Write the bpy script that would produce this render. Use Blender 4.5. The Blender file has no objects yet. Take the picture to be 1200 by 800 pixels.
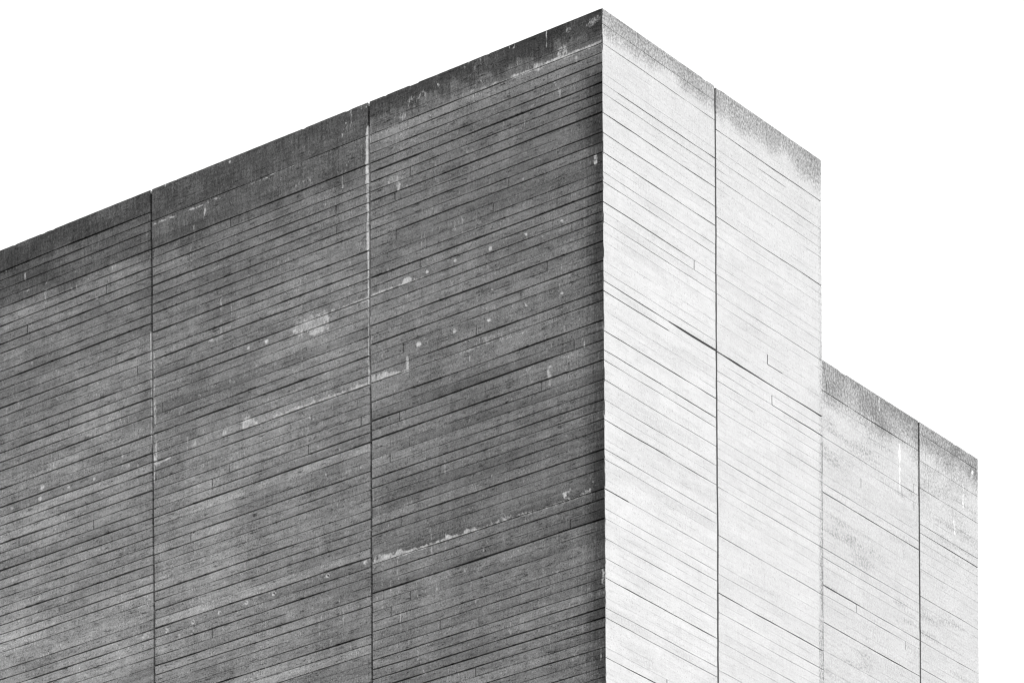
import bpy, math, json
import numpy as np
from mathutils import Matrix, Vector

# ---------------------------------------------------------------- survey of the building
# depths are metres below the roof line of the tall block, u is metres along the wall from the corner
ZT = 29.6            # roof line of the tall block above the ground
ZL = 27.445          # roof line of the low block
SET = 0.15           # the low block stands back by this much
WA = 3.2345          # bay width on the long shaded wall
B_J, B_END = 2.109, 4.209
C_J, C_END = 6.4775, 7.776
CAM = dict(x=31.56725, y=-43.00976, yaw=-0.6542995, roll=-0.0057052, pitch=0.0008073, f=5816.272, shift=2.214269)
SUN_E, SKY_E, DUST, EXPO = 2.5, .15, 1.0, 2.0
PAR = {'A1': (0.10644, 0.051), 'A2': (0.10687, 0.0478), 'A3': (0.10699, 0.0425), 'B1': (0.1064, 0.0585), 'B2': (0.10695, 0.0474), 'C1': (0.1064, 0.0585), 'C2': (0.1064, 0.0585)}
LINES = {'A1': {3: 1.0, 4: 0.55, 5: 0.55, 6: 0.55, 7: 1.0, 8: 1.0, 9: 0.55, 10: 1.0, 11: 0.25, 12: 0.55, 13: 0.55, 14: 0.55, 15: 0.25, 16: 0.25, 17: 0.55, 18: 1.0, 19: 0.55, 20: 0.55, 21: 0.55, 22: 0.25, 23: 1.0, 24: 0.25, 25: 1.0, 26: 0.25, 27: 0.25, 28: 1.0, 29: 0.55, 30: 0, 31: 1.0, 32: 0.25, 33: 1.0, 34: 0.25, 35: 1.0, 36: 0.25, 37: 0.25, 38: 0.25, 39: 0.55, 40: 0.55, 41: 0.25, 42: 0.55, 43: 0.25, 44: 1.0, 45: 0.55, 46: 0.25, 47: 0.15, 48: 0.55, 49: 0.55, 50: 0.25, 51: 1.0, 52: 0.25, 53: 0.25, 54: 0.25, 55: 0.55, 56: 0.55, 57: 0.25, 58: 0.55, 59: 0.55, 60: 1.0}, 'A2': {3: 0.25, 6: 1.0, 7: 0.25, 8: 0.55, 9: 0.55, 10: 1.0, 11: 0.55, 12: 0.55, 13: 0.55, 14: 0.25, 15: 1.0, 16: 0.25, 17: 1.0, 18: 1.0, 19: 0.25, 20: 0.55, 21: 0.55, 22: 0.55, 23: 0.25, 24: 0.25, 25: 0.55, 26: 1.0, 27: 0.25, 28: 0.55, 29: 1.0, 30: 0.55, 31: 0.25, 32: 0.55, 33: 0.55, 34: 0.55, 35: 1.0, 36: 0.25, 37: 0.25, 38: 0.55, 39: 0.55, 40: 0.55, 41: 0.25, 42: 0.25, 43: 1.0, 44: 0.55, 45: 0.55, 46: 0.25, 47: 1.0, 48: 0.25, 49: 1.0, 50: 0.25, 51: 1.0, 52: 0.55}, 'A3': {2: 1.0, 3: 0.55, 4: 0.55, 5: 0.25, 6: 0.55, 7: 0.55, 8: 1.0, 9: 0.55, 10: 1.0, 11: 0.55, 12: 0.55, 13: 0.55, 14: 1.0, 15: 0.25, 16: 0.25, 17: 1.0, 18: 0.55, 19: 0.55, 20: 1.0, 21: 0.55, 22: 1.0, 23: 0.55, 24: 1.0, 25: 0.25, 26: 1.0, 27: 0.25, 28: 1.0, 29: 0.55, 30: 1.0, 31: 0.55, 32: 1.0, 33: 0.55, 34: 0.55, 35: 1.0, 36: 0.55, 37: 1.0, 38: 0.55, 39: 0.55, 40: 1.0, 41: 0.55, 42: 0.55, 43: 1.0}, 'B1': {1: 0.55, 3: 0.55, 5: 0.25, 6: 0.25, 7: 1.0, 8: 0.55, 10: 1.0, 12: 1.0, 14: 1.0, 15: 0.25, 16: 0.55, 17: 0.55, 18: 0.25, 19: 1.0, 20: 0.55, 21: 0.55, 23: 0.25, 25: 0.25, 26: 0.55, 27: 0.25, 28: 1.0, 29: 0.25, 30: 0.25, 32: 1.0, 33: 0.25, 34: 1.0, 35: 0.55, 37: 0.55, 39: 0.55, 41: 1.0, 44: 0.55, 45: 0.55, 48: 1.0, 50: 0.55, 51: 0.55, 52: 0.25, 53: 0.55, 54: 0.25, 55: 0.55, 56: 0.25, 57: 1.0, 58: 0.25, 59: 0.25, 60: 0.55, 61: 0.55, 62: 0.25, 63: 0.25, 64: 0.25, 65: 1.0, 67: 0.25}, 'B2': {4: 1.0, 7: 0.55, 9: 0.55, 11: 0.25, 13: 1.0, 17: 0.25, 18: 0.25, 19: 0.55, 20: 0.25, 21: 0.55, 23: 0.25, 24: 0.25, 27: 1.4, 30: 0.55, 33: 0.55, 36: 0.55, 38: 0.55, 40: 0.25, 41: 0.55, 42: 0.25, 43: 0.25, 46: 0.55, 49: 0.25, 52: 1.0, 54: 0.55, 57: 0.55, 59: 0.25}, 'C1': {23: 1.0, 28: 0.55, 33: 0.55, 34: 1.0, 40: 0.55, 41: 0.55, 43: 0.25, 44: 1.0, 45: 0.55, 48: 1.0, 53: 0.25}, 'C2': {21: 0.55, 27: 0.55, 31: 0.55, 32: 1.0, 35: 0.25, 39: 0.55, 44: 0.55, 47: 0.55}}
BUTTS = {'A1': [(9, -2.65), (13, -2.87), (15, -2.862), (11, -2.868), (19, -2.514), (22, -2.493), (27, -2.762), (34, -2.822), (37, -2.684), (38, -2.959), (41, -2.253), (45, -2.806), (16, -1.492), (14, -1.278), (18, -0.623), (20, -0.682), (21, -0.423), (24, -0.761), (26, -1.118), (28, -1.737), (35, -0.48), (33, -0.404), (36, -0.851), (49, -0.129), (51, -0.469), (53, -2.685), (54, -2.959), (52, -3.067), (57, -2.261), (58, -1.725)], 'A2': [(7, -5.271), (9, -5.898), (20, -5.984), (22, -5.88), (23, -6.078), (24, -6.314), (33, -5.312), (34, -5.57), (39, -5.898), (50, -5.583), (8, -3.722), (10, -3.719), (12, -3.708), (31, -3.422), (33, -3.371), (34, -4.14)], 'A3': [(10, -8.427), (9, -7.176), (14, -7.133), (22, -7.777), (17, -7.029), (31, -7.406), (34, -7.398), (33, -8.583), (19, -6.699)], 'B1': [(20, 1.689)], 'B2': [(25, 3.107), (29, 3.191)], 'C1': [(23, 4.51), (29, 6.097), (31, 5.228), (28, 6.359), (30, 6.358), (36, 6.13), (46, 6.155), (45, 5.118)], 'C2': []}
MARKS = [
  ('A', 'pale', [(-3.243, 0.289), (-3.251, 0.572), (-3.266, 0.9)], 0.036, 1.25),
  ('A', 'pale', [(-3.266, 0.9), (-3.25, 1.238), (-3.259, 1.635)], 0.028, 1.2),
  ('A', 'pale', [(-3.253, 1.637), (-3.24, 2.383), (-3.246, 3.143)], 0.022, 1.1),
  ('A', 'pale', [(-6.485, 1.651), (-6.477, 2.245), (-6.469, 2.937), (-6.459, 3.383)], 0.02, 1.05),
  ('A', 'pale', [(-6.434, 1.765), (-6.426, 2.555), (-6.418, 3.197)], 0.02, 0.6),
  ('A', 'palea', [(-3.211, 5.155), (-2.809, 5.159), (-2.206, 5.163), (-1.729, 5.165)], 0.085, 1.0),
  ('A', 'palea', [(-1.729, 5.165), (-1.258, 5.157), (-0.791, 5.168), (-0.215, 5.163)], 0.05, 0.75),
  ('A', 'palea', [(-5.097, 3.143), (-4.526, 3.144), (-3.9, 3.153), (-3.252, 3.156)], 0.09, 0.95),
  ('A', 'palea', [(-3.214, 3.133), (-2.977, 3.133), (-2.703, 3.143)], 0.05, 0.95),
  ('A', 'palea', [(-2.709, 3.141), (-2.191, 3.154), (-1.479, 3.177), (-1.01, 3.189)], 0.035, 0.65),
  ('A', 'pale', [(-2.708, 2.99), (-2.703, 3.133)], 0.025, 0.9),
  ('A', 'pale', [(-4.243, 2.231), (-3.993, 2.225), (-3.893, 2.235)], 0.1, 0.72),
  ('A', 'pale', [(-4.068, 2.319), (-3.869, 2.318)], 0.075, 0.66),
  ('A', 'pale', [(-3.794, 2.177), (-3.521, 2.179), (-3.251, 2.18)], 0.025, 0.8),
  ('A', 'pale', [(-3.202, 2.166), (-2.909, 2.165), (-2.473, 2.169)], 0.018, 0.85),
  ('A', 'pale', [(-2.726, 2.143), (-2.678, 2.138)], 0.05, 0.7),
  ('A', 'pale', [(-0.896, 0.366), (-0.827, 0.369)], 0.06, 0.66),
  ('A', 'pale', [(-0.571, 0.302), (-0.513, 0.293)], 0.06, 0.62),
  ('A', 'pale', [(-1.223, 0.355), (-0.931, 0.373), (-0.699, 0.354), (-0.468, 0.363), (-0.181, 0.362), (-0.02, 0.349)], 0.022, 0.85),
  ('A', 'pale', [(-1.932, 0.338), (-1.517, 0.356), (-1.223, 0.355)], 0.02, 0.6),
  ('A', 'pale', [(-0.749, 0.014), (-0.75, 0.19)], 0.014, 1.0),
  ('A', 'pale', [(-2.949, 0.968), (-2.839, 0.935)], 0.045, 0.5),
  ('A', 'pale', [(-2.827, 0.967), (-2.816, 1.103)], 0.03, 0.8),
  ('A', 'pale', [(-0.734, 3.656), (-0.741, 3.821)], 0.035, 0.7),
  ('A', 'pale', [(-0.109, 1.552), (-0.104, 1.627)], 0.03, 0.8),
  ('A', 'pale', [(-6.436, 0.404), (-6.096, 0.407)], 0.012, 0.8),
  ('A', 'pale', [(-5.966, 0.407), (-5.423, 0.404)], 0.012, 0.8),
  ('A', 'pale', [(-5.013, 0.401), (-4.607, 0.379)], 0.012, 0.75),
  ('A', 'pale', [(-4.443, 0.371), (-4.167, 0.378)], 0.012, 0.75),
  ('A', 'pale', [(-4.319, 0.63), (-4.231, 0.599), (-4.106, 0.617)], 0.05, 0.42),
  ('A', 'pale', [(-3.634, 0.646), (-3.622, 0.793), (-3.635, 0.856)], 0.014, 0.75),
  ('A', 'pale', [(-3.509, 0.521), (-3.584, 0.661)], 0.012, 0.6),
  ('A', 'pale', [(-3.599, 0.178), (-3.619, 0.268)], 0.012, 0.75),
  ('A', 'pale', [(-8.109, 0.588), (-8.138, 0.78), (-8.167, 0.973)], 0.03, 0.5),
  ('A', 'pale', [(-8.456, 0.397), (-8.45, 0.459)], 0.012, 0.9),
  ('A', 'pale', [(-7.65, 0.722), (-7.644, 0.793)], 0.012, 0.8),
  ('A', 'pale', [(-6.604, 5.121), (-6.551, 5.124)], 0.05, 0.8),
  ('A', 'pale', [(-6.722, 5.141), (-6.696, 5.138)], 0.03, 0.7),
  ('A', 'pale', [(-4.163, 5.003), (-4.19, 5.285)], 0.035, 0.5),
  ('A', 'pale', [(-4.164, 5.099), (-4.138, 5.029)], 0.04, 0.6),
  ('A', 'pale', [(-6.418, 3.178), (-6.195, 3.169)], 0.015, 0.85),
  ('A', 'pale', [(-5.856, 3.103), (-5.83, 3.061)], 0.045, 0.65),
  ('A', 'pale', [(-5.379, 3.106), (-5.353, 3.064)], 0.045, 0.65),
  ('A', 'pale', [(-6.457, 3.108), (-6.444, 3.151)], 0.035, 0.9),
  ('A', 'pale', [(-2.858, 5.194), (-2.861, 5.619)], 0.01, 0.5),
  ('A', 'pale', [(-2.96, 5.025), (-2.966, 5.783)], 0.01, 0.45),
  ('A', 'pale', [(-3.07, 4.997), (-3.075, 5.755)], 0.01, 0.4),
  ('A', 'pale', [(-5.731, 1.964), (-5.383, 2.013)], 0.03, 0.5),
  ('A', 'pale', [(-6.158, 1.695), (-6.105, 1.661)], 0.03, 0.6),
  ('A', 'pale', [(-5.285, 2.547), (-4.522, 2.547)], 0.035, 0.4),
  ('A', 'pale', [(-2.43, 2.125), (-2.418, 2.128)], 0.0176, 1.0),
  ('A', 'pale', [(-2.034, 2.118), (-2.023, 2.122)], 0.022000000000000002, 1.0),
  ('A', 'pale', [(-1.542, 2.132), (-1.53, 2.135)], 0.0264, 1.0),
  ('A', 'pale', [(-1.055, 2.122), (-1.043, 2.126)], 0.0176, 1.0),
  ('A', 'pale', [(-0.567, 2.114), (-0.555, 2.118)], 0.0176, 1.0),
  ('A', 'pale', [(-2.556, 2.886), (-2.544, 2.89)], 0.0352, 1.0),
  ('A', 'pale', [(-2.052, 2.888), (-2.04, 2.891)], 0.030800000000000004, 1.0),
  ('A', 'pale', [(-1.571, 2.899), (-1.559, 2.902)], 0.024640000000000002, 1.0),
  ('A', 'pale', [(-1.06, 2.896), (-1.048, 2.899)], 0.022000000000000002, 1.0),
  ('A', 'pale', [(-0.572, 2.898), (-0.561, 2.901)], 0.022000000000000002, 1.0),
  ('A', 'pale', [(-8.207, 2.979), (-8.193, 2.982)], 0.03696, 1.0),
  ('A', 'pale', [(-8.244, 3.099), (-8.231, 3.103)], 0.02816, 1.0),
  ('A', 'pale', [(-8.7, 3.09), (-8.686, 3.094)], 0.0264, 1.0),
  ('A', 'pale', [(-7.785, 3.081), (-7.772, 3.084)], 0.01936, 1.0),
  ('A', 'pale', [(-7.384, 3.097), (-7.371, 3.101)], 0.022879999999999998, 1.0),
  ('A', 'pale', [(-6.859, 3.089), (-6.846, 3.092)], 0.030800000000000004, 1.0),
  ('A', 'pale', [(-0.553, 5.092), (-0.542, 5.095)], 0.0264, 1.0),
  ('A', 'pale', [(-4.337, 2.243), (-4.325, 2.246)], 0.0264, 1.0),
  ('A', 'pale', [(-4.753, 2.24), (-4.741, 2.244)], 0.0264, 1.0),
  ('A', 'pale', [(-5.033, 2.239), (-5.02, 2.242)], 0.024640000000000002, 1.0),
  ('A', 'pale', [(-7.738, 0.776), (-7.725, 0.78)], 0.01584, 1.0),
  ('A', 'pale', [(-7.336, 1.002), (-7.323, 1.006)], 0.0176, 1.0),
  ('A', 'pale', [(-8.417, 0.6), (-8.403, 0.604)], 0.0176, 1.0),
  ('A', 'pale', [(-7.656, 0.6), (-7.642, 0.604)], 0.01584, 1.0),
  ('A', 'pale', [(-6.758, 2.029), (-6.745, 2.032)], 0.0132, 1.0),
  ('A', 'ring', [(-5.874, 5.135)], 0.03, 1.0),
  ('A', 'ring', [(-5.471, 5.128)], 0.03, 1.0),
  ('A', 'ring', [(-5.064, 5.123)], 0.03, 1.0),
  ('A', 'ring', [(-4.66, 5.118)], 0.03, 1.0),
  ('A', 'ring', [(-6.275, 5.133)], 0.03, 1.0),
  ('A', 'ring', [(-3.321, 5.108)], 0.03, 1.0),
  ('A', 'ring', [(-3.865, 5.117)], 0.03, 1.0),
  ('C', 'pale', [(6.06, 2.566), (6.057, 3.088)], 0.018, 1.0),
  ('C', 'pale', [(5.636, 2.183), (5.634, 2.383)], 0.014, 0.8),
  ('C', 'pale', [(7.664, 2.333), (7.625, 2.438)], 0.02, 0.9),
  ('C', 'pale', [(7.451, 2.578), (7.449, 2.855)], 0.014, 0.8),
  ('C', 'pale', [(7.237, 3.078), (7.255, 3.225)], 0.016, 0.8),
  ('B', 'hole', [(1.384, 5.102)], 0.011, 1.0),
  ('B', 'hole', [(0.923, 5.096)], 0.011, 1.0),
  ('B', 'hole', [(0.518, 5.102)], 0.011, 1.0),
  ('B', 'hole', [(1.821, 5.109)], 0.011, 1.0),
  ('B', 'hole', [(2.28, 5.096)], 0.0095, 1.0),
  ('B', 'hole', [(2.737, 5.104)], 0.0095, 1.0),
  ('B', 'hole', [(3.226, 5.099)], 0.0095, 1.0),
  ('B', 'hole', [(3.704, 5.11)], 0.0095, 1.0),
  ('B', 'hole', [(0.517, 6.813)], 0.009, 0.8),
  ('B', 'hole', [(0.912, 6.793)], 0.009, 0.8),
  ('B', 'hole', [(1.375, 6.81)], 0.009, 0.8),
  ('A', 'pale', [(-0.466, 0.096), (-0.385, 0.067)], 0.03, 0.5),
  ('A', 'pale', [(-0.179, 0.105), (-0.076, 0.093)], 0.05, 0.6),
  ('A', 'pale', [(-0.477, 0.083), (-0.477, 0.101)], 0.03, 0.6),
  ('A', 'pale', [(-1.174, 0.017), (-1.127, -0.014)], 0.03, 0.5),
  ('A', 'pale', [(-2.23, 0.16), (-2.241, 0.109)], 0.02, 0.7),
  ('A', 'pale', [(-1.657, 0.003), (-1.657, 0.022)], 0.02, 0.6),
  ('A', 'pale', [(-2.652, 0.188), (-2.458, 0.173)], 0.07, 0.45),
  ('A', 'pale', [(-2.846, 0.25), (-2.749, 0.309)], 0.05, 0.45),
  ('A', 'pale', [(-0.353, 0.427), (-0.353, 0.464)], 0.02, 0.8),
  ('A', 'pale', [(-1.344, 0.802), (-1.368, 0.85)], 0.015, 0.6),
  ('A', 'pale', [(-0.666, 0.577), (-0.574, 0.708)], 0.014, 0.5),
  ('A', 'pale', [(-0.586, 0.704), (-0.563, 0.804)], 0.014, 0.5),
  ('A', 'pale', [(-2.63, 0.554), (-2.582, 0.644)], 0.014, 0.6),
  ('A', 'pale', [(-2.823, 0.381), (-2.799, 0.454)], 0.014, 0.7),
  ('A', 'pale', [(-0.881, 1.446), (-0.858, 1.545)], 0.02, 0.4),
  ('A', 'pale', [(-0.197, 2.611), (-0.311, 2.632)], 0.02, 0.4),
  ('A', 'pale', [(-1.715, 3.101), (-1.185, 3.121)], 0.05, 0.45),
  ('A', 'pale', [(-3.217, 2.628), (-3.156, 2.579)], 0.03, 0.5),
  ('A', 'pale', [(-3.158, 2.93), (-3.085, 2.884)], 0.04, 0.4),
  ('A', 'pale', [(-1.241, 2.863), (-1.007, 2.856)], 0.03, 0.3),
  ('A', 'pale', [(-7.515, 2.455), (-7.274, 2.461)], 0.02, 0.3),
  ('A', 'pale', [(-5.796, 1.945), (-5.692, 1.916)], 0.035, 0.45),
  ('A', 'pale', [(-6.186, 1.933), (-6.107, 1.896)], 0.03, 0.4),
  ('A', 'pale', [(-5.861, 2.074), (-5.667, 2.089)], 0.03, 0.5),
  ('A', 'pale', [(-5.218, 2.187), (-5.115, 2.167)], 0.03, 0.45),
  ('A', 'pale', [(-3.893, 2.12), (-3.843, 2.096)], 0.03, 0.5),
  ('A', 'pale', [(-5.537, 1.94), (-5.383, 1.945)], 0.02, 0.4),
  ('A', 'pale', [(-0.559, 5.063), (-0.467, 5.06)], 0.03, 0.5),
]
STAIN_ROWS = {  # boards that came out darker or lighter than their neighbours
 'A1': {48: -.5, 51: -.45, 37: -.3, 33: -.18, 20: -.16, 21: -.12, 16: -.14, 53: -.3, 28: -.12, 57: -.3, 4: .0, 12: .1, 13: .1, 35: .08, 36: .08, 34: -.02},
 'A2': {20: -.30, 35: -.26, 31: -.14, 24: -.16, 27: -.12, 7: -.06, 22: .14, 18: .05, 32: .08, 36: .1, 48: -.12, 50: .08, 51: -.12, 41: -.12, 21: .1, 45: -.1},
 'A3': {6: -.22, 29: -.24, 35: -.26, 14: -.14, 13: -.10, 11: -.06, 30: .16, 32: .14, 8: .12, 7: .1, 17: .1, 34: .05, 24: -.1, 28: -.08},
}
EXTENT = {('B2', 29): (3.19, 9), ('B2', 25): (3.107, 3.40), ('B2', 5): (2.95, 3.5), ('B1', 27): (1.20, 9), ('B1', 28): (-9, 1.20), ('B1', 7): (.28, 9), ('B1', 23): (-9, .7), ('B1', 48): (-9, .42)}
OVERRIDE = {('B1', 27): 1.9, ('B2', 27): 1.75, ('B2', 29): 1.0, ('B2', 25): .6, ('B2', 5): .6}

rng = np.random.default_rng(77)

# ---------------------------------------------------------------- numeric noise
def vnoise1(x, seed):
    g = np.random.default_rng(seed).random(4096)
    i = np.floor(x).astype(int); f = x - i; f = f*f*(3-2*f)
    return g[i % 4096]*(1-f) + g[(i+1) % 4096]*f

def vnoise2(x, y, seed):
    g = np.random.default_rng(seed).random((256, 256))
    i = np.floor(x).astype(int); j = np.floor(y).astype(int)
    f = x-i; h = y-j; f = f*f*(3-2*f); h = h*h*(3-2*h)
    i0 = i % 256; i1 = (i+1) % 256; j0 = j % 256; j1 = (j+1) % 256
    return (g[i0, j0]*(1-f)+g[i1, j0]*f)*(1-h) + (g[i0, j1]*(1-f)+g[i1, j1]*f)*h

def fbm2(x, y, seed, n=4):
    s = 0; a = .5; t = 0
    for k in range(n):
        s = s + a*vnoise2(x*2**k+17*k, y*2**k+31*k, seed+k); t += a; a *= .55
    return s/t

def sstep(a, b, x):
    t = np.clip((x-a)/(b-a), 0, 1); return t*t*(3-2*t)

def seg_dist(U, D, p, q):
    px, py = p; qx, qy = q
    dx, dy = qx-px, qy-py; L = dx*dx+dy*dy+1e-12
    t = np.clip(((U-px)*dx+(D-py)*dy)/L, 0, 1)
    return np.hypot(U-px-t*dx, D-py-t*dy), U-px-t*dx, D-py-t*dy

# ---------------------------------------------------------------- materials
def node(nt, kind, **kw):
    n = nt.nodes.new(kind)
    for k, v in kw.items():
        if k.startswith('i_'):
            key = k[2:]; key = int(key) if key.isdigit() else key
            n.inputs[key].default_value = v
        else: setattr(n, k, v)
    return n

class NT:
    def __init__(s, nt): s.nt = nt
    def link(s, a, b): s.nt.links.new(a, b)
    def put(s, sock, v):
        if isinstance(v, (int, float)): sock.default_value = v
        else: s.link(v, sock)
    def math(s, op, a, b=0.0, c=0.0, clamp=False):
        n = s.nt.nodes.new('ShaderNodeMath'); n.operation = op; n.use_clamp = clamp
        s.put(n.inputs[0], a); s.put(n.inputs[1], b); s.put(n.inputs[2], c)
        return n.outputs[0]
    def ramp(s, v, a, b, lo=0.0, hi=1.0):
        n = s.nt.nodes.new('ShaderNodeMapRange'); n.interpolation_type = 'SMOOTHSTEP'
        s.put(n.inputs['Value'], v); n.inputs['From Min'].default_value = a; n.inputs['From Max'].default_value = b
        n.inputs['To Min'].default_value = lo; n.inputs['To Max'].default_value = hi
        return n.outputs[0]
    def noise(s, vec, sx, sy, detail=3.0, rough=.55, off=0.0):
        m = s.nt.nodes.new('ShaderNodeMapping'); s.link(vec, m.inputs['Vector'])
        m.inputs['Scale'].default_value = (sx, sy, 1); m.inputs['Location'].default_value = (off, off*.7, off*1.3)
        n = s.nt.nodes.new('ShaderNodeTexNoise'); n.noise_dimensions = '2D'
        n.inputs['Scale'].default_value = 1; n.inputs['Detail'].default_value = detail; n.inputs['Roughness'].default_value = rough
        s.link(m.outputs[0], n.inputs['Vector'])
        return n.outputs[0]
    def voro(s, vec, sc, off=0.0):
        m = s.nt.nodes.new('ShaderNodeMapping'); s.link(vec, m.inputs['Vector'])
        m.inputs['Scale'].default_value = (sc, sc, 1); m.inputs['Location'].default_value = (off, off, 0)
        n = s.nt.nodes.new('ShaderNodeTexVoronoi'); n.voronoi_dimensions = '2D'; n.inputs['Scale'].default_value = 1
        s.link(m.outputs[0], n.inputs['Vector'])
        return n.outputs['Distance'], n.outputs['Color']

def concrete(name, base, grit=1.0, hole_k=.55, speck=1.25, fleck=.45, lime_v=.36, streak=.45, lime_a=1.2):
    m = bpy.data.materials.new(name); m.use_nodes = True
    nt = m.node_tree; N = NT(nt)
    bsdf = nt.nodes['Principled BSDF']
    uvn = node(nt, 'ShaderNodeUVMap', uv_map='wall'); uv = uvn.outputs[0]
    at = lambda n: node(nt, 'ShaderNodeAttribute', attribute_name=n).outputs['Fac']
    tone, pale, grime_dark = at('tone'), at('pale'), at('grime_dark')
    # cement skin: sand-size grain, the grain of the planks, patchy curing
    g1 = N.noise(uv, 95, 95, 2, .7)
    g2 = N.noise(uv, 36, 36, 3, .65, 3.1)
    wood = N.noise(uv, 2.6, 150, 3, .6, 5.0)
    blot = N.noise(uv, 1.7, 2.4, 4, .6, 9.0)
    patch = N.noise(uv, 7, 9, 3, .6, 2.2)
    run = N.noise(uv, 16, .8, 3, .6, 7.7)
    v = N.math('MULTIPLY', N.math('SUBTRACT', g1, .5), 1.5*grit)
    v = N.math('ADD', v, N.math('MULTIPLY', N.math('SUBTRACT', g2, .5), 1.0*grit))
    v = N.math('ADD', v, N.math('MULTIPLY', N.math('SUBTRACT', wood, .5), .42*grit))
    v = N.math('ADD', v, N.math('MULTIPLY', N.math('SUBTRACT', blot, .5), .72*grit))
    v = N.math('ADD', v, N.math('MULTIPLY', N.math('SUBTRACT', patch, .5), .5*grit))
    v = N.math('ADD', v, N.math('MULTIPLY', N.math('SUBTRACT', run, .5), .3*grit))
    # scuffs along the planks, where the timber held the cement back
    sc1 = N.noise(uv, 1.5, 26, 4, .68, 51.0); sc2 = N.noise(uv, 5.5, 38, 4, .7, 57.0)
    v = N.math('ADD', v, N.math('MULTIPLY', N.math('SUBTRACT', sc1, .5), .8*grit))
    v = N.math('SUBTRACT', v, N.math('MULTIPLY', N.ramp(sc2, .58, .72), .58*grit))
    v = N.math('ADD', v, 1.0)
    v = N.math('MULTIPLY', v, tone)
    # small pale flecks and hair-thin runs
    fl = N.noise(uv, 62, 21, 3, .75, 61.0); fl2 = N.noise(uv, 3.1, 5.0, 3, .7, 66.0)
    fm = N.math('MULTIPLY', N.ramp(N.math('ADD', fl, N.math('MULTIPLY', fl2, .45)), .84, .96), fleck)
    v = N.math('MULTIPLY', v, N.math('ADD', 1.0, fm))
    # air-bubble holes, in clusters
    d1, c1 = N.voro(uv, 17, 1.3); d2, c2 = N.voro(uv, 33, 4.4)
    sep = node(nt, 'ShaderNodeSeparateColor'); N.link(c1, sep.inputs[0])
    sep2 = node(nt, 'ShaderNodeSeparateColor'); N.link(c2, sep2.inputs[0])
    clus = N.noise(uv, .9, 1.5, 3, .7, 12.0)
    h1 = N.math('MULTIPLY', N.ramp(d1, .06, .15, 1, 0), N.ramp(N.math('ADD', sep.outputs[0], N.math('MULTIPLY', clus, .9)), 1.18, 1.22))
    h2 = N.math('MULTIPLY', N.ramp(d2, .10, .22, 1, 0), N.ramp(N.math('ADD', sep2.outputs[0], N.math('MULTIPLY', clus, .9)), 1.16, 1.2))
    holes = N.math('MAXIMUM', h1, N.math('MULTIPLY', h2, .8))
    v = N.math('MULTIPLY', v, N.math('SUBTRACT', 1.0, N.math('MULTIPLY', holes, hole_k)))
    # soot, algae and the darkened edges, ragged and streaky
    st = N.noise(uv, 30, 3.2, 4, .65, 21.0)
    sp = N.noise(uv, 48, 34, 3, .7, 15.0)
    gm = N.math('ADD', grime_dark, N.math('MULTIPLY', N.math('SUBTRACT', N.math('ADD', N.math('MULTIPLY', st, streak), N.math('MULTIPLY', sp, 1-streak)), .5), N.math('MULTIPLY', N.ramp(grime_dark, 0, .35), speck)))
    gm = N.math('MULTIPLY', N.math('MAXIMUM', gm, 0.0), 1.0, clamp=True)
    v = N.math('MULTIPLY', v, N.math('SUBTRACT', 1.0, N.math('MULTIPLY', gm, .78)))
    v = N.math('MULTIPLY', v, base)
    # lime that has seeped out of the joints and dried
    e1 = N.noise(uv, 42, 30, 5, .72, 31.0); e2 = N.noise(uv, 13, 10, 3, .6, 44.0)
    pm = N.ramp(N.math('ADD', pale, N.math('ADD', N.math('MULTIPLY', N.math('SUBTRACT', e1, .5), 1.7), N.math('MULTIPLY', N.math('SUBTRACT', e2, .5), .9))), .34, .86)
    pm = N.math('MULTIPLY', pm, N.ramp(pale, .05, .3))
    lime = N.math('ADD', N.math('MULTIPLY', lime_v, N.math('ADD', lime_a, N.math('MULTIPLY', pale, 1.2-lime_a))), N.math('ADD', N.math('MULTIPLY', N.math('SUBTRACT', g2, .5), lime_v*1.3), N.math('MULTIPLY', N.math('SUBTRACT', e2, .5), lime_v*1.0)))
    mx = node(nt, 'ShaderNodeMix', data_type='FLOAT'); N.link(N.math('MULTIPLY', pm, .78), mx.inputs[0]); N.link(v, mx.inputs[2]); N.link(lime, mx.inputs[3])
    v = N.math('MINIMUM', N.math('MAXIMUM', mx.outputs[0], .012), .8)
    cc = node(nt, 'ShaderNodeCombineColor')
    for k in range(3): N.link(v, cc.inputs[k])
    N.link(cc.outputs[0], bsdf.inputs['Base Color'])
    bsdf.inputs['Roughness'].default_value = .93
    bsdf.inputs['Specular IOR Level'].default_value = .22
    hgt = N.math('ADD', N.math('MULTIPLY', g2, .5), N.math('ADD', N.math('MULTIPLY', wood, .5), N.math('MULTIPLY', holes, -1.6)))
    b = node(nt, 'ShaderNodeBump'); b.inputs['Strength'].default_value = .35; b.inputs['Distance'].default_value = .004
    N.link(hgt, b.inputs['Height']); N.link(b.outputs[0], bsdf.inputs['Normal'])
    return m

def plain(name, val, rough=.9, sc=6.0, amp=.35):
    m = bpy.data.materials.new(name); m.use_nodes = True
    nt = m.node_tree; N = NT(nt); bsdf = nt.nodes['Principled BSDF']
    tc = node(nt, 'ShaderNodeTexCoord')
    n1 = node(nt, 'ShaderNodeTexNoise'); n1.inputs['Scale'].default_value = sc; n1.inputs['Detail'].default_value = 6
    N.link(tc.outputs['Object'], n1.inputs['Vector'])
    v = N.math('MULTIPLY', N.math('ADD', 1.0, N.math('MULTIPLY', N.math('SUBTRACT', n1.outputs[0], .5), amp*2)), val)
    cc = node(nt, 'ShaderNodeCombineColor')
    for k in range(3): N.link(v, cc.inputs[k])
    N.link(cc.outputs[0], bsdf.inputs['Base Color']); bsdf.inputs['Roughness'].default_value = rough
    return m

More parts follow.
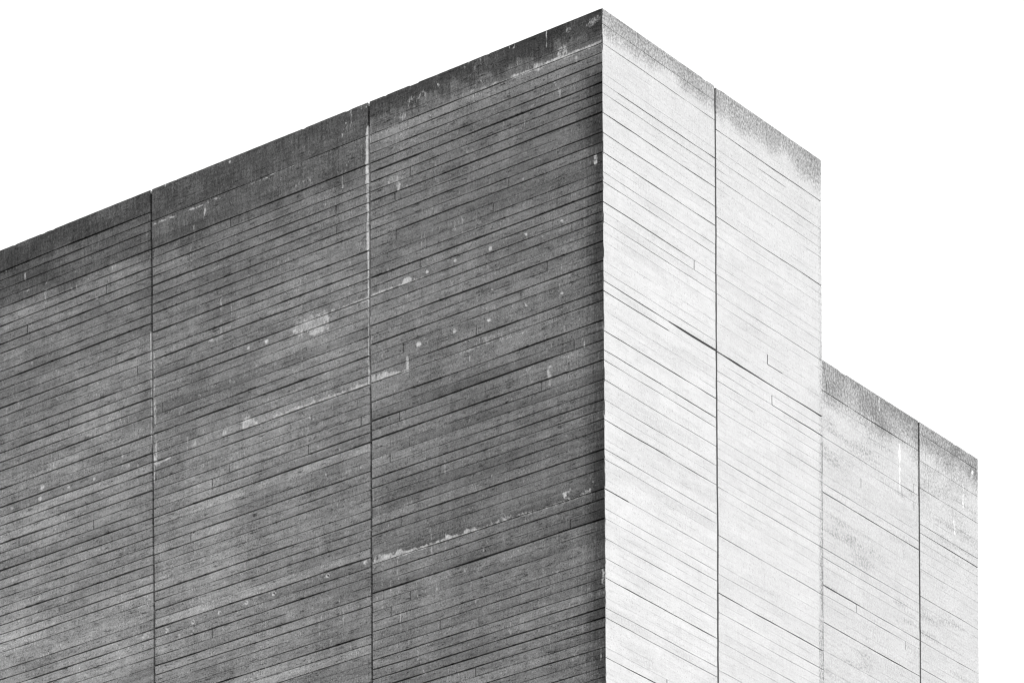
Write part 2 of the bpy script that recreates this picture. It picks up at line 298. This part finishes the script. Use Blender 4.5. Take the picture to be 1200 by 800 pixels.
BASE_SHADE, BASE_SUN = .206, .215  # sunlit wall gets a slightly paler base to brighten it further
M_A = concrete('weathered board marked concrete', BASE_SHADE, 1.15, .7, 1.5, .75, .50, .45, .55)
M_B = concrete('sunlit tone board marked concrete', BASE_SUN, .25, .22, 2.7, .0, .245, .18)
M_CORE = plain('bare concrete core', .25)
M_ROOF = plain('roof felt', .08)
M_JOINT = plain('joint filler', .035, .8, 30)
M_GROUND = plain('paving', .065, .9, .8, .25)

# ---------------------------------------------------------------- helpers
COL = bpy.context.scene.collection
def link(o, parent=None):
    COL.objects.link(o)
    if parent is not None: o.parent = parent
    return o

def mesh_obj(name, verts, quads, mat, parent=None, attrs=None, uv=None, smooth=False):
    me = bpy.data.meshes.new(name)
    verts = np.asarray(verts, np.float32); quads = np.asarray(quads, np.int32)
    nq = len(quads)
    me.vertices.add(len(verts)); me.vertices.foreach_set('co', verts.ravel())
    me.loops.add(nq*4); me.loops.foreach_set('vertex_index', quads.ravel())
    me.polygons.add(nq); me.polygons.foreach_set('loop_start', np.arange(nq, dtype=np.int32)*4)
    me.polygons.foreach_set('loop_total', np.full(nq, 4, np.int32))
    me.update(calc_edges=True)
    if attrs:
        for k, a in attrs.items():
            at = me.attributes.new(k, 'FLOAT', 'POINT'); at.data.foreach_set('value', np.asarray(a, np.float32).ravel())
    if uv is not None:
        l = me.uv_layers.new(name='wall'); l.data.foreach_set('uv', np.asarray(uv, np.float32)[quads.ravel()].ravel())
    me.shade_flat(); me.materials.append(mat); me.validate()
    o = bpy.data.objects.new(name, me)
    return link(o, parent)

def box(name, x0, x1, y0, y1, z0, z1, mat, parent=None):
    v = [(x, y, z) for x in (x0, x1) for y in (y0, y1) for z in (z0, z1)]
    f = [(0, 1, 3, 2), (4, 6, 7, 5), (0, 4, 5, 1), (2, 3, 7, 6), (0, 2, 6, 4), (1, 5, 7, 3)]
    return mesh_obj(name, v, f, mat, parent)

def chips(z, seed=5):
    n = vnoise1(z*9, seed)*.6 + vnoise1(z*31, seed+1)*.4
    return .002 + .010*np.clip(n-.5, 0, 1)*2 + .012*sstep(.74, .9, vnoise1(z*5.3, seed+2))

# ---------------------------------------------------------------- one cast bay of wall
def grid_lines(a, b, step, extra=(), tight=.010):
    n = max(2, int(round((b-a)/step)))
    u = list(np.linspace(a, b, n+1))
    for e in extra:
        u = [x for x in u if abs(x-e) > .016 or x in (a, b)]
        u += [e-.0075, e-.0055, e+.0055, e+.0075]
    u += [a+.012, b-.012]
    return np.unique(np.round(np.array(u), 5))

def wall_panel(key, wall, ua, ub, ztop, parent, mat, style, dens=.022, k_detail=74, left_corner=False, right_corner=False, label=None, coarse=False, zfloor=0.0):
    """ua..ub along the wall; every board is a strip of faces with slots between the boards"""
    seed = {'A1': 11, 'A2': 12, 'A3': 13, 'A4': 14, 'A5': 15, 'B1': 21, 'B2': 22, 'C1': 31, 'C2': 32}[key]
    R = np.random.default_rng(seed*101)
    p, o = PAR.get(key, (.1067, .045))
    lines = dict(LINES.get(key, {})); butts = list(BUTTS.get(key, []))
    top = ZT - ztop                       # depth of this block's roof line below ZT
    kmin = int(math.floor((top+.035-o)/p))+1
    kmax = int((ZT - zfloor - o)/p)
    shade = style == 'A'
    # strengths of the slot under each board
    S = {}
    for k in range(kmin, kmax):
        if k in lines: S[k] = lines[k]
        else:
            first = 3 if shade else 2
            if k*p+o-top < first*.11: S[k] = 0.05
            elif k <= k_detail and key in LINES and (not shade or k < max(lines)): S[k] = R.uniform(.02, .13) if shade else R.uniform(.12, .37)
            else: S[k] = R.choice([.1, .25, .55, 1.0], p=[.2, .35, .28, .17] if shade else [.55, .3, .12, .03])
        S[k] = OVERRIDE.get((key, k), S[k])
    if key in ('A4', 'A5') or True:
        for k in range(kmin, kmax):        # a few more end-to-end board joints lower down and in the bays off to the side
            if (key not in LINES or k > 60) and R.random() < (.3 if shade else .08): butts.append((k, float(R.uniform(ua+.25, ub-.25))))
    bu = [u for k, u in butts if k <= k_detail and ua+.03 < u < ub-.03]
    verts = []; quads = []; UV = []; T = []; PL = []; G = []; base = 0
    sections = [(kmin-1, min(k_detail, kmax-1), dens, bu, 4)]
    if kmax-1 > k_detail: sections.append((k_detail, kmax-1, .30, [], 1))
    for (k0, k1, du, extra, nin) in sections:
        us = grid_lines(ua, ub, du, extra)
        rows = []                          # (depth, kind, k) kind: 0 board, 1 slot bottom
        for k in range(k0, k1):
            d0 = top if k == kmin-1 else o + k*p
            d1 = o + (k+1)*p
            w0 = 0 if k == kmin-1 else slot_w(S[k], shade)/2
            w1 = slot_w(S.get(k+1, .1), shade)/2
            for t in np.linspace(0, 1, nin+2): rows.append((d0+w0+(d1-w1-d0-w0)*t, 0, k+1))
            rows.append((d1-w1*.72, 1, k+1)); rows.append((d1+w1*.72, 1, k+1))
        rows.pop(); rows.pop()             # end on a board edge
        D = np.array([r[0] for r in rows]); kind = np.array([r[1] for r in rows]); K = np.array([r[2] for r in rows])
        UU, DD = np.meshgrid(us, D); nr, nc = UU.shape; DD = DD.copy()
        dep = np.zeros_like(UU); tone = np.ones_like(UU)
        srow = STAIN_ROWS.get(key, {})
        for k in np.unique(K):
            idx = np.where(K == k)[0]; bi = idx[kind[idx] == 0]; gi = idx[kind[idx] == 1]
            cuts = sorted(u for kk, u in butts if kk == k and ua < u < ub)
            segs = [ua] + cuts + [ub]
            for a, b in zip(segs[:-1], segs[1:]):
                cm = (us >= a-1e-6) & (us <= b+1e-6)
                off = abs(R.normal(0, .0022 if shade else .0006)) + (R.random() < .08)*R.uniform(.002, .005)*(1 if shade else .3)
                tl = R.normal(0, .0013 if shade else .0005)
                tn = 1 + R.normal(0, .075 if shade else .013)
                if k*p+o-top < .3: off *= .3; tl *= .3; tn = 1 + (tn-1)*.4
                dd = D[bi]; tt = (dd-dd.min())/(max(dd.max()-dd.min(), 1e-6)) - .5
                dep[np.ix_(bi, np.where(cm)[0])] = (off + tl*tt)[:, None]
                along = .35+1.3*fbm2(us[cm]*.9+k*3.3, us[cm]*0+k*1.7, seed+5, 3)
                sr = srow.get(k, 0)
                grad = np.ones(len(idx)) if sr > 0 else .45+1.0*np.clip((D[idx]-D[idx].min())/max(np.ptp(D[idx]), 1e-6), 0, 1)
                tone[np.ix_(idx, np.where(cm)[0])] = tn + .62*sr*grad[:, None]*along[None, :]
            if len(gi):
                s = S.get(k, .1)
                nz = vnoise1(us*1.7+k*13.7, seed)*.55 + vnoise1(us*6.1+k*7.3, seed+1)*.45
                if s >= .9: m = .55 + .8*nz
                elif s >= .5: m = np.clip(.25+1.35*nz, .1, 1.3)
                else: m = np.clip(1.9*(nz-.16), 0.12, 1.35) if shade else np.clip(2.0*(nz-.24), 0.03, 1.35)
                if (key, k) in EXTENT:
                    e0, e1 = EXTENT[(key, k)]
                    m = m*np.where((us > e0) & (us < e1), 1, .12)
                cen = D[gi].mean()         # the slot wanders a little and opens and closes along its length
                ew = bi[-1:].tolist() + gi.tolist() + ([gi[-1]+1] if gi[-1]+1 < len(D) else [])
                wm = np.clip((.50+.95*vnoise1(us*2.9+k*5.1, seed+2))*np.clip(.45+.6*m, .3, 1.1), .22, 1.3)
                wn = (vnoise1(us*1.3+k*9.7, seed+4)-.5)*.007 + (vnoise1(us*5+k*3.7, seed+6)-.5)*.0022
                for q in ew: DD[q, :] = cen + (D[q]-cen)*wm + wn
                dep[gi, :] = dep[bi[-1], :][None, :]*.5 + (slot_d(s, shade)*m)[None, :]
            for u in cuts:                 # end joint between two planks of one row
                if u in extra:
                    cm = np.abs(us-u) < .0060
                    dep[np.ix_(bi, np.where(cm)[0])] += R.uniform(.006, .016) if shade else (R.uniform(.0015, .004) if wall == 'C' else .007)
        dep += .0016*(vnoise2(UU*3, DD*9, seed+3)-.5)
        dep += .0030*(vnoise2(UU*.5, DD*.8, seed+8)-.5) + .0015
        # stains and tone ------------------------------------------------------------
        pale = np.zeros_like(UU); grime_dark = np.zeros_like(UU)
        warpu = (fbm2(UU*9, DD*9, seed+20, 2)-.5)*.05; warpd = (fbm2(UU*9, DD*9, seed+24, 2)-.5)*.05
        rag = fbm2(UU*14, DD*4, seed+28, 3); rag2 = .5*fbm2(UU*5, DD*3, seed+33, 2)+.5*fbm2(UU*33, DD*10, seed+35, 2)
        for wl, typ, pts, hw, st in MARKS:
            if wl != wall: continue
            uu = [q[0] for q in pts]
            if max(uu) < ua-.3 or min(uu) > ub+.3: continue
            segs = list(zip(pts[:-1], pts[1:])) or [(pts[0], pts[0])]
            best = None
            for a, b in segs:
                small = hw < .05
                wu, wd = (warpu*.35, warpd*.35) if small else (warpu, warpd)
                if typ == 'palea':         # seepage that stands on a lift joint, ragged above, cut clean below
                    dd, ex, ey = seg_dist(UU, DD, a, b)
                    hh = hw*(.05+3.0*rag2**1.8)*(.45+1.1*vnoise1(UU*2.3, seed+36))
                    f = np.where((ey <= .004) & (np.abs(ex) < .02), st*.86*sstep(1.15, .55, -ey/hh), 0)
                elif typ == 'ring':
                    dd, ex, ey = seg_dist(UU, DD, a, b)
                    f = st*sstep(hw*1.15, hw*.8, dd)*sstep(hw*.2, hw*.5, dd)
                    hole = sstep(hw*.45, hw*.15, dd)
                    dep += .012*hole; grime_dark = np.maximum(grime_dark, hole*.9)
                elif typ == 'hole':
                    dd, ex, ey = seg_dist(UU, DD, a, b)
                    hole = sstep(hw*1.6, hw*.4, dd); grime_dark = np.maximum(grime_dark, .42*hole); f = hole*0
                else:
                    dd, ex, ey = seg_dist(UU+wu, DD+wd, a, b)
                    f = st*sstep(hw*1.25, hw*.55, dd)*((.42+1.05*fbm2(UU*7, DD*6, seed+81, 3)) if hw < .06 else 1)
                best = f if best is None else np.maximum(best, f)
            pale = np.maximum(pale, best)
        h = DD-top
        if shade:
            cap = {'A1': .36, 'A2': .42, 'A3': .27}.get(key, .36)
            low = {'A1': .40, 'A2': .80, 'A3': .72}.get(key, .6)
            wob = (fbm2(UU*1.6, UU*0+seed, seed+40, 3)-.5)*.16
            edge = (fbm2(UU*5, DD*3, seed+41, 3)-.5)*.22 + (fbm2(UU*22, DD*8, seed+42, 2)-.5)*.10
            if key == 'A1':
                g = .80*sstep(.28, .15, h+edge*1.2) + .44*sstep(.365, .335, h+edge*.12)*(h > 0)
                g = np.minimum(g, .95)
            elif key == 'A2':
                g = .74*sstep(.74, .14, h+edge*1.6); g = np.maximum(g, .62*sstep(.98, .56, h+edge*1.2))
            elif key == 'A3':
                g = .86*sstep(.31, .25, h+edge*.5); g = np.maximum(g, .62*sstep(.88, .62, h+edge*1.1))
            else: g = .6*sstep(.30, .24, h+edge*.5) + .2*sstep(.8, .5, h+edge)
            g *= .70+.6*fbm2(UU*3.2, DD*4, seed+44, 4)
            grime_dark = np.maximum(grime_dark, g)
            grime_dark = np.maximum(grime_dark, (.16*sstep(1.9, .5, h)+.12)*sstep(.38, .75, fbm2(UU*1.1, DD*1.5, seed+47, 4)))
            if key == 'A1':                # darker towards the arris of the corner
                grime_dark = np.maximum(grime_dark, (.84*sstep(-.42, -.01, UU) + .20*sstep(-1.6, -.3, UU))*(.65+.6*fbm2(UU*2, DD*5, seed+49, 3))*sstep(.3, .9, h))
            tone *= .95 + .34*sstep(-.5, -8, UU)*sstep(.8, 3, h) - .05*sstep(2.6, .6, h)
            if key == 'A3': tone *= 1 + .16*sstep(.74, .84, h)*sstep(1.7, 1.0, h)*sstep(-6.6, -7.6, UU)
            big = fbm2(UU*.55+3, DD*.8, 401, 4)
            tone *= 1 + .75*(big-.5)
            # drips of lime under the coping and along the pour lines
            dr = vnoise2(UU*34, DD*2.3, seed+60)*.6 + vnoise2(UU*71, DD*4.1, seed+61)*.4
            pale = np.maximum(pale, .62*sstep(.71, .84, dr)*sstep(.45, .7, fbm2(UU*1.5, DD*1.9, seed+63, 3)))
            fl = vnoise2(UU*26, DD*22, seed+66)
            pale = np.maximum(pale, .6*sstep(.83, .95, fl)*sstep(.42, .62, fbm2(UU*1.2, DD*2.1, seed+68, 3)))
        else:
            hh = {'B1': .27, 'B2': .31, 'C1': .50, 'C2': .30}.get(key, .35)
            wob = (fbm2(UU*2.3, DD*1.1, seed+40, 4)-.5)*.5
            g = (.5 if wall == 'C' else .62)*sstep(hh+.12, hh*.45, h+wob*.7)
            g += .10*sstep(.10, .02, h)
            if wall == 'C': g += .22*sstep(1.35, .3, h)*sstep(.34, .66, fbm2(UU*2.6, DD*6, seed+50, 4)) + .13
            g *= .7+.6*fbm2(UU*3, DD*2, seed+44, 3)
            grime_dark = np.maximum(grime_dark, g)
            if key == 'B2':
                e = sstep(B_END-.13, B_END-.02, UU)*(.45+.55*sstep(1.8, 2.8, DD))
                grime_dark = np.maximum(grime_dark, e*(.10+.60*fbm2(UU*6, DD*2.2, seed+52, 3))*sstep(.3, .6, h))
                strip = (UU > B_END-.085-.01*vnoise1(DD*3, 9))*sstep(5.15, 5.3, DD)
                grime_dark = np.maximum(grime_dark, strip*.38)
                grime_dark = np.maximum(grime_dark, sstep(B_END-.11, B_END-.03, UU)*sstep(2.5, 3.3, DD)*(.12+.35*fbm2(UU*9, DD*3, seed+72, 3)))
                grime_dark = np.maximum(grime_dark, (UU > B_END-.013)*sstep(2.7, 3.2, DD)*(.25+.9*fbm2(UU*0, DD*7, seed+73, 3)))  # thin darker line down the right edge of the bay
                grime_dark = np.maximum(grime_dark, .055)
                tone *= .99
            if wall == 'C': tone *= .965
            if key == 'C1':
                bl = sstep(.10, .03, np.abs(DD-(o+37.4*p)))*sstep(5.9, 5.6, UU)*sstep(4.2, 4.5, UU)
                grime_dark = np.maximum(grime_dark, .5*bl*fbm2(UU*9, DD*9, seed+55, 3))
            mott = .6*fbm2(UU*1.5, DD*11, seed+57, 4)+.4*fbm2(UU*1.4, DD*2.2, seed+58, 3)
            grime_dark = np.maximum(grime_dark, (.13 if wall == 'B' else .34)*sstep(.44, .74, mott))
            grime_dark = np.maximum(grime_dark, .10*sstep(3.0, .4, h))
        # the stop-ends between bays were not quite straight
        UU = UU.copy()
        for col, ue in ((0, ua), (-1, ub)):
            if (col == 0 and left_corner) or (col == -1 and right_corner) or ue in (B_END, C_END): continue
            js = int(round(abs(ue)*10))//2*7
            UU[:, col] += (vnoise1(DD[:, 0]*.8+js, 301)-.5)*.012 + (vnoise1(DD[:, 0]*6+js, 302)-.5)*.005
        # corner edge ------------------------------------------------------
        if left_corner or right_corner:
            c = chips(ztop-DD[:, 0]+top, 5)
            edge = -1 if right_corner else 0
            nb = -2 if right_corner else 1
            dep[:, edge] = c; dep[:, nb] = dep[:, nb]*.75
            UU = UU.copy(); UU[:, edge] += -c if right_corner else c
        if k0 == kmin-1:                   # worn top edge
            cz = .001 + .0012*vnoise1(us*15, seed+70) + .006*sstep(.84, .96, vnoise1(us*11, seed+71))
            DD = DD.copy(); DD[0, :] += cz; dep[0, :] += cz*.5
        # border returns so the bay has thickness ---------------------------
        def pos(u, dp, z):
            if wall == 'A': return np.stack([u, dp, z], -1)
            if wall == 'B': return np.stack([-dp, u, z], -1)
            return np.stack([-SET-dp, u, z], -1)
        Uf, Df, depf = UU, DD, dep; att = [tone, pale, grime_dark]
        def addrow(arrs, axis, first, depth):
            out = []
            for i, a in enumerate(arrs):
                e = (a[:1] if first else a[-1:]) if axis == 0 else (a[:, :1] if first else a[:, -1:])
                if i == 2: e = np.full_like(e, depth)
                out.append(np.concatenate([e, a] if first else [a, e], axis))
            return out
        arrs = [Uf, Df, depf] + att
        if not left_corner: arrs = addrow(arrs, 1, True, .16)
        if not right_corner: arrs = addrow(arrs, 1, False, .16)
        if k0 == kmin-1: arrs = addrow(arrs, 0, True, .40)
        Uf, Df, depf, tone, pale, grime_dark = arrs
        V = pos(Uf, depf, ZT-Df).reshape(-1, 3)
        nr, nc = Uf.shape
        I = np.arange(nr*nc).reshape(nr, nc)
        if wall == 'A': q = np.stack([I[:-1, :-1], I[1:, :-1], I[1:, 1:], I[:-1, 1:]], -1)
        else: q = np.stack([I[:-1, :-1], I[1:, :-1], I[1:, 1:], I[:-1, 1:]], -1)
        verts.append(V); quads.append(q.reshape(-1, 4)+base); base += len(V)
        UV.append(np.stack([Uf.ravel()+seed*7.3, (ZT-Df).ravel()], -1)); T.append(tone.ravel()); PL.append(pale.ravel()); G.append(grime_dark.ravel())
    ob = mesh_obj('wall_panel', np.concatenate(verts), np.concatenate(quads), mat, parent,
                  {'tone': np.concatenate(T), 'pale': np.concatenate(PL), 'grime_dark': np.concatenate(G)}, np.concatenate(UV))
    if label: ob['label'] = label
    return ob

def slot_w(s, shade):
    if shade: return .0062 + .0098*min(s, 1.2)
    return .0025 + .0072*min(s, 2.2)**1.4
def slot_d(s, shade):
    return (.008 + .052*s**1.25)*min(1, (s/.2)**2) if shade else (.0006 + .026*s**2.1)

# ---------------------------------------------------------------- the building
root = bpy.data.objects.new('concrete_building', None); link(root)
root.location = (0, 0, 0); root.empty_display_size = 2
root['label'] = 'windowless board-marked concrete building with tall block and lower stepped-down block'
root['category'] = 'building'

GAP = .0145
LA = 16.2
tall = box('tall_block', -LA+.08, -.158, .158, B_END-.02, 0, ZT-.25, M_CORE, root)
tall['label'] = 'taller block with sharp corner between its dark and bright walls'
low = box('low_block', -LA+.5, -SET-.158, B_END+.02, C_END-.083, 0, ZL-.25, M_CORE, root)
low['label'] = 'lower sunlit block stepping down behind the tall one'
box('roof_slab', -LA+.45, -.45, .45, B_END-.12, ZT-.24, ZT-.12, M_ROOF, tall)
box('roof_slab', -LA+.6, -SET-.45, B_END+.12, C_END-.45, ZL-.24, ZL-.12, M_ROOF, low)

lab = {1: 'darkest shaded bay beside the corner', 2: 'shaded bay with pale lime patch', 3: 'outer grey shaded bay'}
for i in range(1, 6):
    ub = 0 if i == 1 else -(i-1)*WA-GAP
    ua = -i*WA+GAP
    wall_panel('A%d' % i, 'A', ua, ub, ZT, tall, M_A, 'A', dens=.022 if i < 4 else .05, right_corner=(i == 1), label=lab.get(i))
GB = .015
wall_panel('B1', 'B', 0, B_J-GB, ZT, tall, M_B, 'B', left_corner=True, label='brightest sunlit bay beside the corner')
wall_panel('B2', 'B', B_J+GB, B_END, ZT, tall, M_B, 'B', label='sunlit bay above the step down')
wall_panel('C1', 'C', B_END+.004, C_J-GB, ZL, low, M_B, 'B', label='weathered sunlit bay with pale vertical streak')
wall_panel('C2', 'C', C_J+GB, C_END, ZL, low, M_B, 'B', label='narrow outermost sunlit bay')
# filler deep in the joints between the bays
for i in range(1, 5): box('joint_filler', -i*WA-GAP+.001, -i*WA+GAP-.001, .115, .157, 0, ZT-.012, M_JOINT, tall)
box('joint_filler', -.157, -.125, B_J-GB+.001, B_J+GB-.001, 0, ZT-.012, M_JOINT, tall)
box('joint_filler', -SET-.157, -SET-.125, C_J-GB+.001, C_J+GB-.001, 0, ZL-.012, M_JOINT, low)
# far walls
box('rear_wall', -LA, -.40, B_END-.02, B_END+.015, ZL-.3, ZT-.02, M_CORE, tall)
box('end_wall', -LA, -LA+.08, .09, B_END-.02, 0, ZT-.02, M_CORE, tall)
box('rear_wall', -LA+.5, -SET-.40, C_END-.083, C_END-.003, 0, ZL-.02, M_CORE, low)

# ---------------------------------------------------------------- ground
g = mesh_obj('ground', [(-900, -900, 0), (900, -900, 0), (900, 900, 0), (-900, 900, 0)], [(0, 1, 2, 3)], M_GROUND)
g['kind'] = 'structure'

# ---------------------------------------------------------------- light
sc = bpy.context.scene
SUN_EL, SUN_AZ = math.radians(38), math.atan2(.80, .60)      # azimuth clockwise from +Y
sd = Vector((math.sin(SUN_AZ)*math.cos(SUN_EL), math.cos(SUN_AZ)*math.cos(SUN_EL), math.sin(SUN_EL)))
sl = bpy.data.lights.new('sun', 'SUN'); sl.energy = SUN_E; sl.angle = math.radians(.5); sl.color = (1, 1, 1)
so = bpy.data.objects.new('sun', sl); link(so); so.rotation_euler = sd.to_track_quat('Z', 'Y').to_euler(); so.location = (30, 10, 60)
w = bpy.data.worlds.new('World'); sc.world = w; w.use_nodes = True
nt = w.node_tree; bg = nt.nodes['Background']
sky = nt.nodes.new('ShaderNodeTexSky'); sky.sky_type = 'NISHITA'; sky.sun_disc = False
sky.sun_elevation = SUN_EL; sky.sun_rotation = SUN_AZ; sky.air_density = 1.0; sky.dust_density = DUST; sky.ozone_density = 1.0
bw = nt.nodes.new('ShaderNodeRGBToBW')
nt.links.new(sky.outputs[0], bw.inputs[0]); nt.links.new(bw.outputs[0], bg.inputs['Color']); bg.inputs['Strength'].default_value = SKY_E

# ---------------------------------------------------------------- camera: level architectural camera with a large rise
cam = bpy.data.cameras.new('camera'); co = bpy.data.objects.new('camera', cam); link(co)
yaw, roll, pitch = CAM['yaw'], CAM['roll'], CAM['pitch']
fwd = Vector((math.sin(yaw), math.cos(yaw), 0)); right = Vector((math.cos(yaw), -math.sin(yaw), 0)); up = Vector((0, 0, 1))
f2 = math.cos(pitch)*fwd + math.sin(pitch)*up; u2 = -math.sin(pitch)*fwd + math.cos(pitch)*up
r3 = math.cos(roll)*right + math.sin(roll)*u2; u3 = -math.sin(roll)*right + math.cos(roll)*u2
mw = Matrix((r3, u3, -f2)).transposed().to_4x4(); mw.translation = Vector((CAM['x'], CAM['y'], 1.6))
co.matrix_world = mw
cam.sensor_fit = 'HORIZONTAL'; cam.sensor_width = 36; cam.lens = CAM['f']*36/1200
cam.shift_y = CAM['shift']; cam.clip_start = .5; cam.clip_end = 4000
sc.camera = co

vs = sc.view_settings; vs.view_transform = 'Standard'; vs.look = 'None'; vs.exposure = EXPO; vs.gamma = 1; vs.use_curve_mapping = False
sc.cycles.filter_width = 1.25
